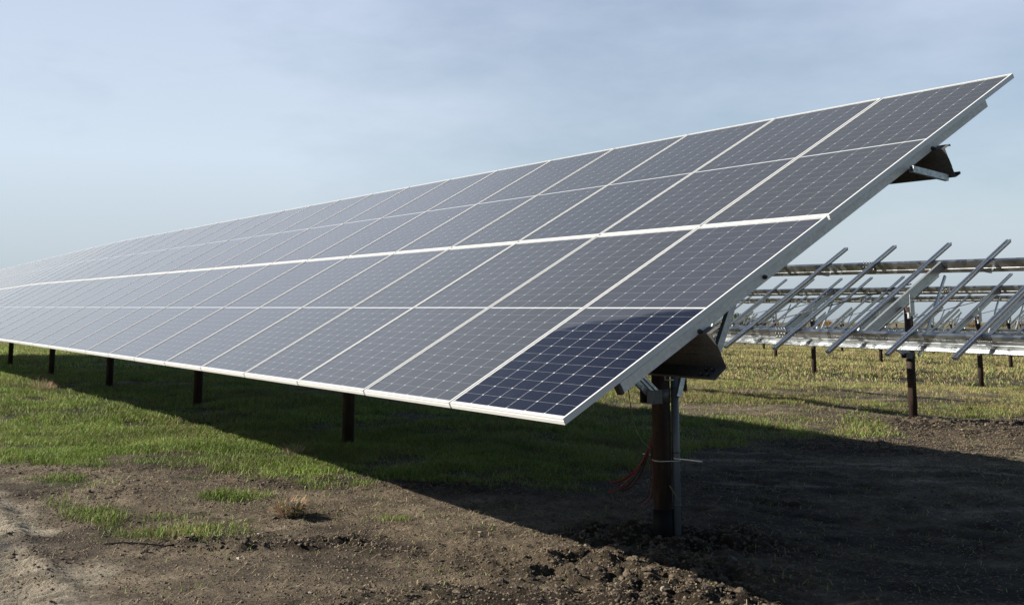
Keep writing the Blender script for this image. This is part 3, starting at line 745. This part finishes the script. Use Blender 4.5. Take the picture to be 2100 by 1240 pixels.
def tuft(cx, cy, n, h, spread, label, colr, clod=True, name='dry_grass_clump'):
    z0 = float(height(np.array([cx]), np.array([cy]))[0][0])
    root = empty(name, (cx, cy, z0)); tag(root, label, 'grass clump')
    rr = random.Random(int(cx*100)); mb = MB(); cols = []
    for i in range(n):
        an = rr.uniform(0, 6.283); r0 = spread*.45*math.sqrt(rr.random()); l = h*rr.uniform(.5,1.1)
        b0 = Vector((cx+r0*math.cos(an), cy+r0*math.sin(an), z0+rr.uniform(0,.4)*h*(1 if clod else 0)))
        an2 = an+rr.uniform(-.9,.9); out = rr.uniform(.1,1.0); d = Vector((math.cos(an2)*out, math.sin(an2)*out, 1.0-.6*out)).normalized()
        m1 = b0+d*l*.55; t1 = m1+(d*.7+Vector((math.cos(an2),math.sin(an2),-.9*out*(1 if clod else .5)))*.5)*l*.5
        s = Vector((-math.sin(an2+rr.uniform(-1,1)), math.cos(an2), 0))*.0022
        mb.add([b0-s,b0+s,m1+s,m1-s,t1], [(0,1,2,3),(3,2,4)])
        cc_ = [x*rr.uniform(.6,1.35) for x in colr]; cols += [cc_]*5
    o = mb.build('stems', M['straw'], root)
    at = o.data.color_attributes.new('col', 'FLOAT_COLOR', 'POINT')
    for i, cc_ in enumerate(cols): at.data[i].color = (*cc_, 1)
    if clod:
        V = ico*(1+.25*np.sin(ico@np.array([[3,1,2],[1,4,-2],[2,-1,3]])*1.6+2).sum(-1,keepdims=True)*.5)*np.array([spread*.42,spread*.42,h*.55])+np.array([.01,.01,h*.25])
        o = np_mesh('root_ball', V, icf, M['clod'], np.tile(np.array([.05,.04,.03]), (len(ico),1))); o.parent = root
tuft(-1.77, 9.28, 620, .135, .23, 'straw-coloured clump of dead grass lying on bare soil', (.30,.22,.13))
tuft(-9.1, 22.2, 240, .38, .45, 'pale dry grass tuft standing in green grass by the shadow edge', (.34,.26,.17), False)
tuft(-2.35, 12.6, 90, .20, .25, 'thin straw stalks at the grass edge right of the green lawn', (.32,.27,.15), False)
# black hose piece by the green patch
hx, hy = -2.55, 8.12; pts = []
for i in range(9):
    x = hx-.28+.065*i; y = hy-.015*i+.004*math.sin(i); z = float(height(np.array([x]), np.array([y]))[0][0])+.012; pts.append((x,y,z))
mb = MB(); mb.tube(pts, .006, 6); o = mb.build('black_cable', M['black_dull'], None, pts[0]); tag(o, 'short black cable lying at the front of the green patch', 'cable')

# ---------------------------------------------------------------- distant trees
def tree(px, dist, h, w, colr, label):
    x = (px-1050)/F*dist; y = dist; z0 = float(gz(np.array([x]), np.array([y]))[0])
    root = empty('tree', (x, y, z0)); tag(root, label, 'tree', 'trees along the horizon')
    rr = np.random.default_rng(int(px)); mb = MB()
    mb.tube([(x,y,z0-.3),(x+.1,y,z0+h*.35),(x-.05,y+.1,z0+h*.6)], h*.03, 8, r2=h*.012)
    for i in range(5):
        an = i*1.26; mb.tube([(x,y,z0+h*(.25+.05*i)),(x+math.cos(an)*w*.35,y+math.sin(an)*w*.35,z0+h*(.5+.06*i))], h*.012, 5, r2=h*.004)
    mb.build('trunk', M['bark'], root)
    n = 1500; k = 11; cen = np.stack([rr.normal(0,w*.22,k), rr.normal(0,w*.22,k), h*rr.uniform(.32,.86,k)], 1); cen[:,:2] *= (1.15-cen[:,2:]/h*.7)
    ci = rr.integers(0,k,n); P = cen[ci]+rr.normal(0,1,(n,3))*np.array([w*.13,w*.13,h*.085]); P[:,2] = np.clip(P[:,2], h*.12, h)
    s = h*.035; a = rr.normal(0,1,(n,3)); a /= np.linalg.norm(a,axis=1,keepdims=True); b = np.cross(a, rr.normal(0,1,(n,3))); b /= np.linalg.norm(b,axis=1,keepdims=True)
    V = np.stack([P+a*s, P+b*s, P-a*s, P-b*s], 1).reshape(-1,3); f = np.arange(4*n).reshape(-1,4)
    c = np.array(colr)*rr.uniform(.5,1.4,(n,1)); o = np_mesh('crown', V, f, M['leaf'], np.repeat(c,4,0), smooth=False); o.parent = root
G1 = (.075,.095,.055); G2 = (.10,.105,.06); OR = (.24,.14,.055); BR = (.15,.11,.065)
for px, dist, h, w, c, lb in [
  (1493,250,3.3,6,G1,'dark green tree at the left end of the horizon line, tight behind the near panels'),(1510,245,3.5,5,G1,'dark green tree on the horizon, second behind the near panels'),
  (1527,260,3.0,5,G2,'olive tree on the horizon just right of the dark green pair'),(1548,270,2.6,6,G2,'low olive tree on the horizon where the green trees thin out'),
  (1640,260,2.5,3.4,OR,'round orange tree on the horizon left of a rusty post'),(1688,255,2.0,4.2,OR,'wide low orange tree on the horizon'),
  (1668,300,1.6,4,BR,'brownish low tree between the two orange trees'),(1735,330,1.5,5,BR,'low brown tree on the horizon, right of the orange trees'),
  (1790,320,1.6,7,G2,'low olive tree on the horizon behind the nearest rack post'),(1985,230,2.2,3.5,BR,'thin brown tree on the horizon toward the right edge'),
  (2045,260,1.9,5,G1,'dark low tree on the horizon near the right edge'),(2085,250,1.9,6,BR,'low brown tree farthest right on the horizon'),
  (1590,300,1.3,7,BR,'low brown scrub tree between the green and orange trees')]:
    tree(px, dist, h, w, c, lb)

# ---------------------------------------------------------------- light and sky
KP, KA = 1.52, .80                   # ground shadow of a 1 m stick: behind the row / toward the near end
sh = Pp*KP-U*KA; L3 = Vector((sh.x, sh.y, -1)).normalized(); SUN = -L3
el = math.asin(SUN.z); azs = math.atan2(SUN.x, SUN.y)
sl = bpy.data.lights.new('sun', 'SUN'); sl.energy = 5; sl.angle = R(.5); sl.color = (1,.92,.80)
so = bpy.data.objects.new('sun', sl); so.rotation_euler = SUN.to_track_quat('Z','Y').to_euler(); so.location = SUN*50; COL.objects.link(so)
wd = bpy.data.worlds.new('World'); scene.world = wd; wd.use_nodes = True; nt = wd.node_tree
bg = nt.nodes['Background']; sky = nt.nodes.new('ShaderNodeTexSky'); sky.sky_type = 'NISHITA'; sky.sun_disc = False
sky.sun_elevation = el; sky.sun_rotation = azs; sky.altitude = 200; sky.air_density = 1.0; sky.dust_density = .8; sky.ozone_density = 1.0
tc = nt.nodes.new('ShaderNodeTexCoord').outputs['Generated']
sxyz = N(nt, 'ShaderNodeSeparateXYZ'); nt.links.new(tc, sxyz.inputs[0])
mp = nt.nodes.new('ShaderNodeMapping'); mp.inputs['Scale'].default_value = (1.1,.8,3.2); mp.inputs['Rotation'].default_value = (.25,-.35,.5); nt.links.new(tc, mp.inputs[0])
cn = noise(nt, 1.9, 7, .58, mp.outputs[0])
cr_ = ramp(nt, [(.40,(0,0,0)),(.68,(1,1,1))]); nt.links.new(cn, cr_.inputs[0])
lum = N(nt, 'ShaderNodeRGBToBW'); nt.links.new(sky.outputs[0], lum.inputs[0])
veil = N(nt, 'ShaderNodeVectorMath', _operation='SCALE'); up = N(nt, 'ShaderNodeMapRange'); up.inputs[1].default_value = .05; up.inputs[2].default_value = .32; nt.links.new(sxyz.outputs[2], up.inputs[0])
nt.links.new(mixc(nt, up.outputs[0], (.87,1.0,1.09), (.79,.93,1.20)), veil.inputs[0])
vl = ramp(nt, [(0,(.62,)*3),(.05,(.78,)*3),(.14,(1,)*3),(.30,(.93,)*3)]); nt.links.new(sxyz.outputs[2], vl.inputs[0])
nt.links.new(math_n(nt,'MULTIPLY',vl.outputs[0],math_n(nt,'MULTIPLY_ADD',lum.outputs[0],.2,6.3)), veil.inputs['Scale'])
def band(ax, lo, hi):             # smooth weight along a fixed sky direction
    d = N(nt, 'ShaderNodeVectorMath', _operation='DOT_PRODUCT'); nt.links.new(tc, d.inputs[0]); d.inputs[1].default_value = Vector(ax).normalized()
    r = N(nt, 'ShaderNodeMapRange'); r.interpolation_type = 'SMOOTHSTEP'; r.inputs[1].default_value = lo; r.inputs[2].default_value = hi; nt.links.new(d.outputs['Value'], r.inputs[0]); return r.outputs[0]
def zramp(pts):
    r = ramp(nt, [(p, (v,v,v)) for p, v in pts]); nt.links.new(sxyz.outputs[2], r.inputs[0]); return r.outputs[0]
high = zramp([(0,1),(.30,1),(.55,.12),(1,.05)])
front = math_n(nt, 'MULTIPLY', band((0,1,.12), .15, .95), high); bank = band((-.47,1,.19), .88, .995)
vf = math_n(nt, 'ADD', math_n(nt,'MULTIPLY',front,.36), math_n(nt,'ADD', math_n(nt,'MULTIPLY',math_n(nt,'MULTIPLY',cr_.outputs[0],front),.55), math_n(nt,'ADD',math_n(nt,'MULTIPLY',bank,.55),math_n(nt,'MULTIPLY',math_n(nt,'MULTIPLY',front,zramp([(0,1),(.02,1),(.11,0),(1,0)])),.55)))); vf.node.use_clamp = True
nt.links.new(mixc(nt, vf, sky.outputs[0], veil.outputs[0]), bg.inputs[0]); bg.inputs[1].default_value = .05

# ---------------------------------------------------------------- camera and output
cam = bpy.data.cameras.new('camera'); co = bpy.data.objects.new('camera', cam); COL.objects.link(co); scene.camera = co
co.location = (0, 0, CAMZ); co.rotation_euler = (math.pi/2+PIT, 0, 0)
cam.sensor_width = 36; cam.sensor_fit = 'HORIZONTAL'; cam.lens = 36*F/2100; cam.shift_y = -(620-CY)/2100; cam.clip_start = .05; cam.clip_end = 9000
vs = scene.view_settings; vs.view_transform = 'Standard'; vs.look = 'None'; vs.gamma = 1; vs.exposure = 1.14
scene.render.resolution_x = 1024; scene.render.resolution_y = 604
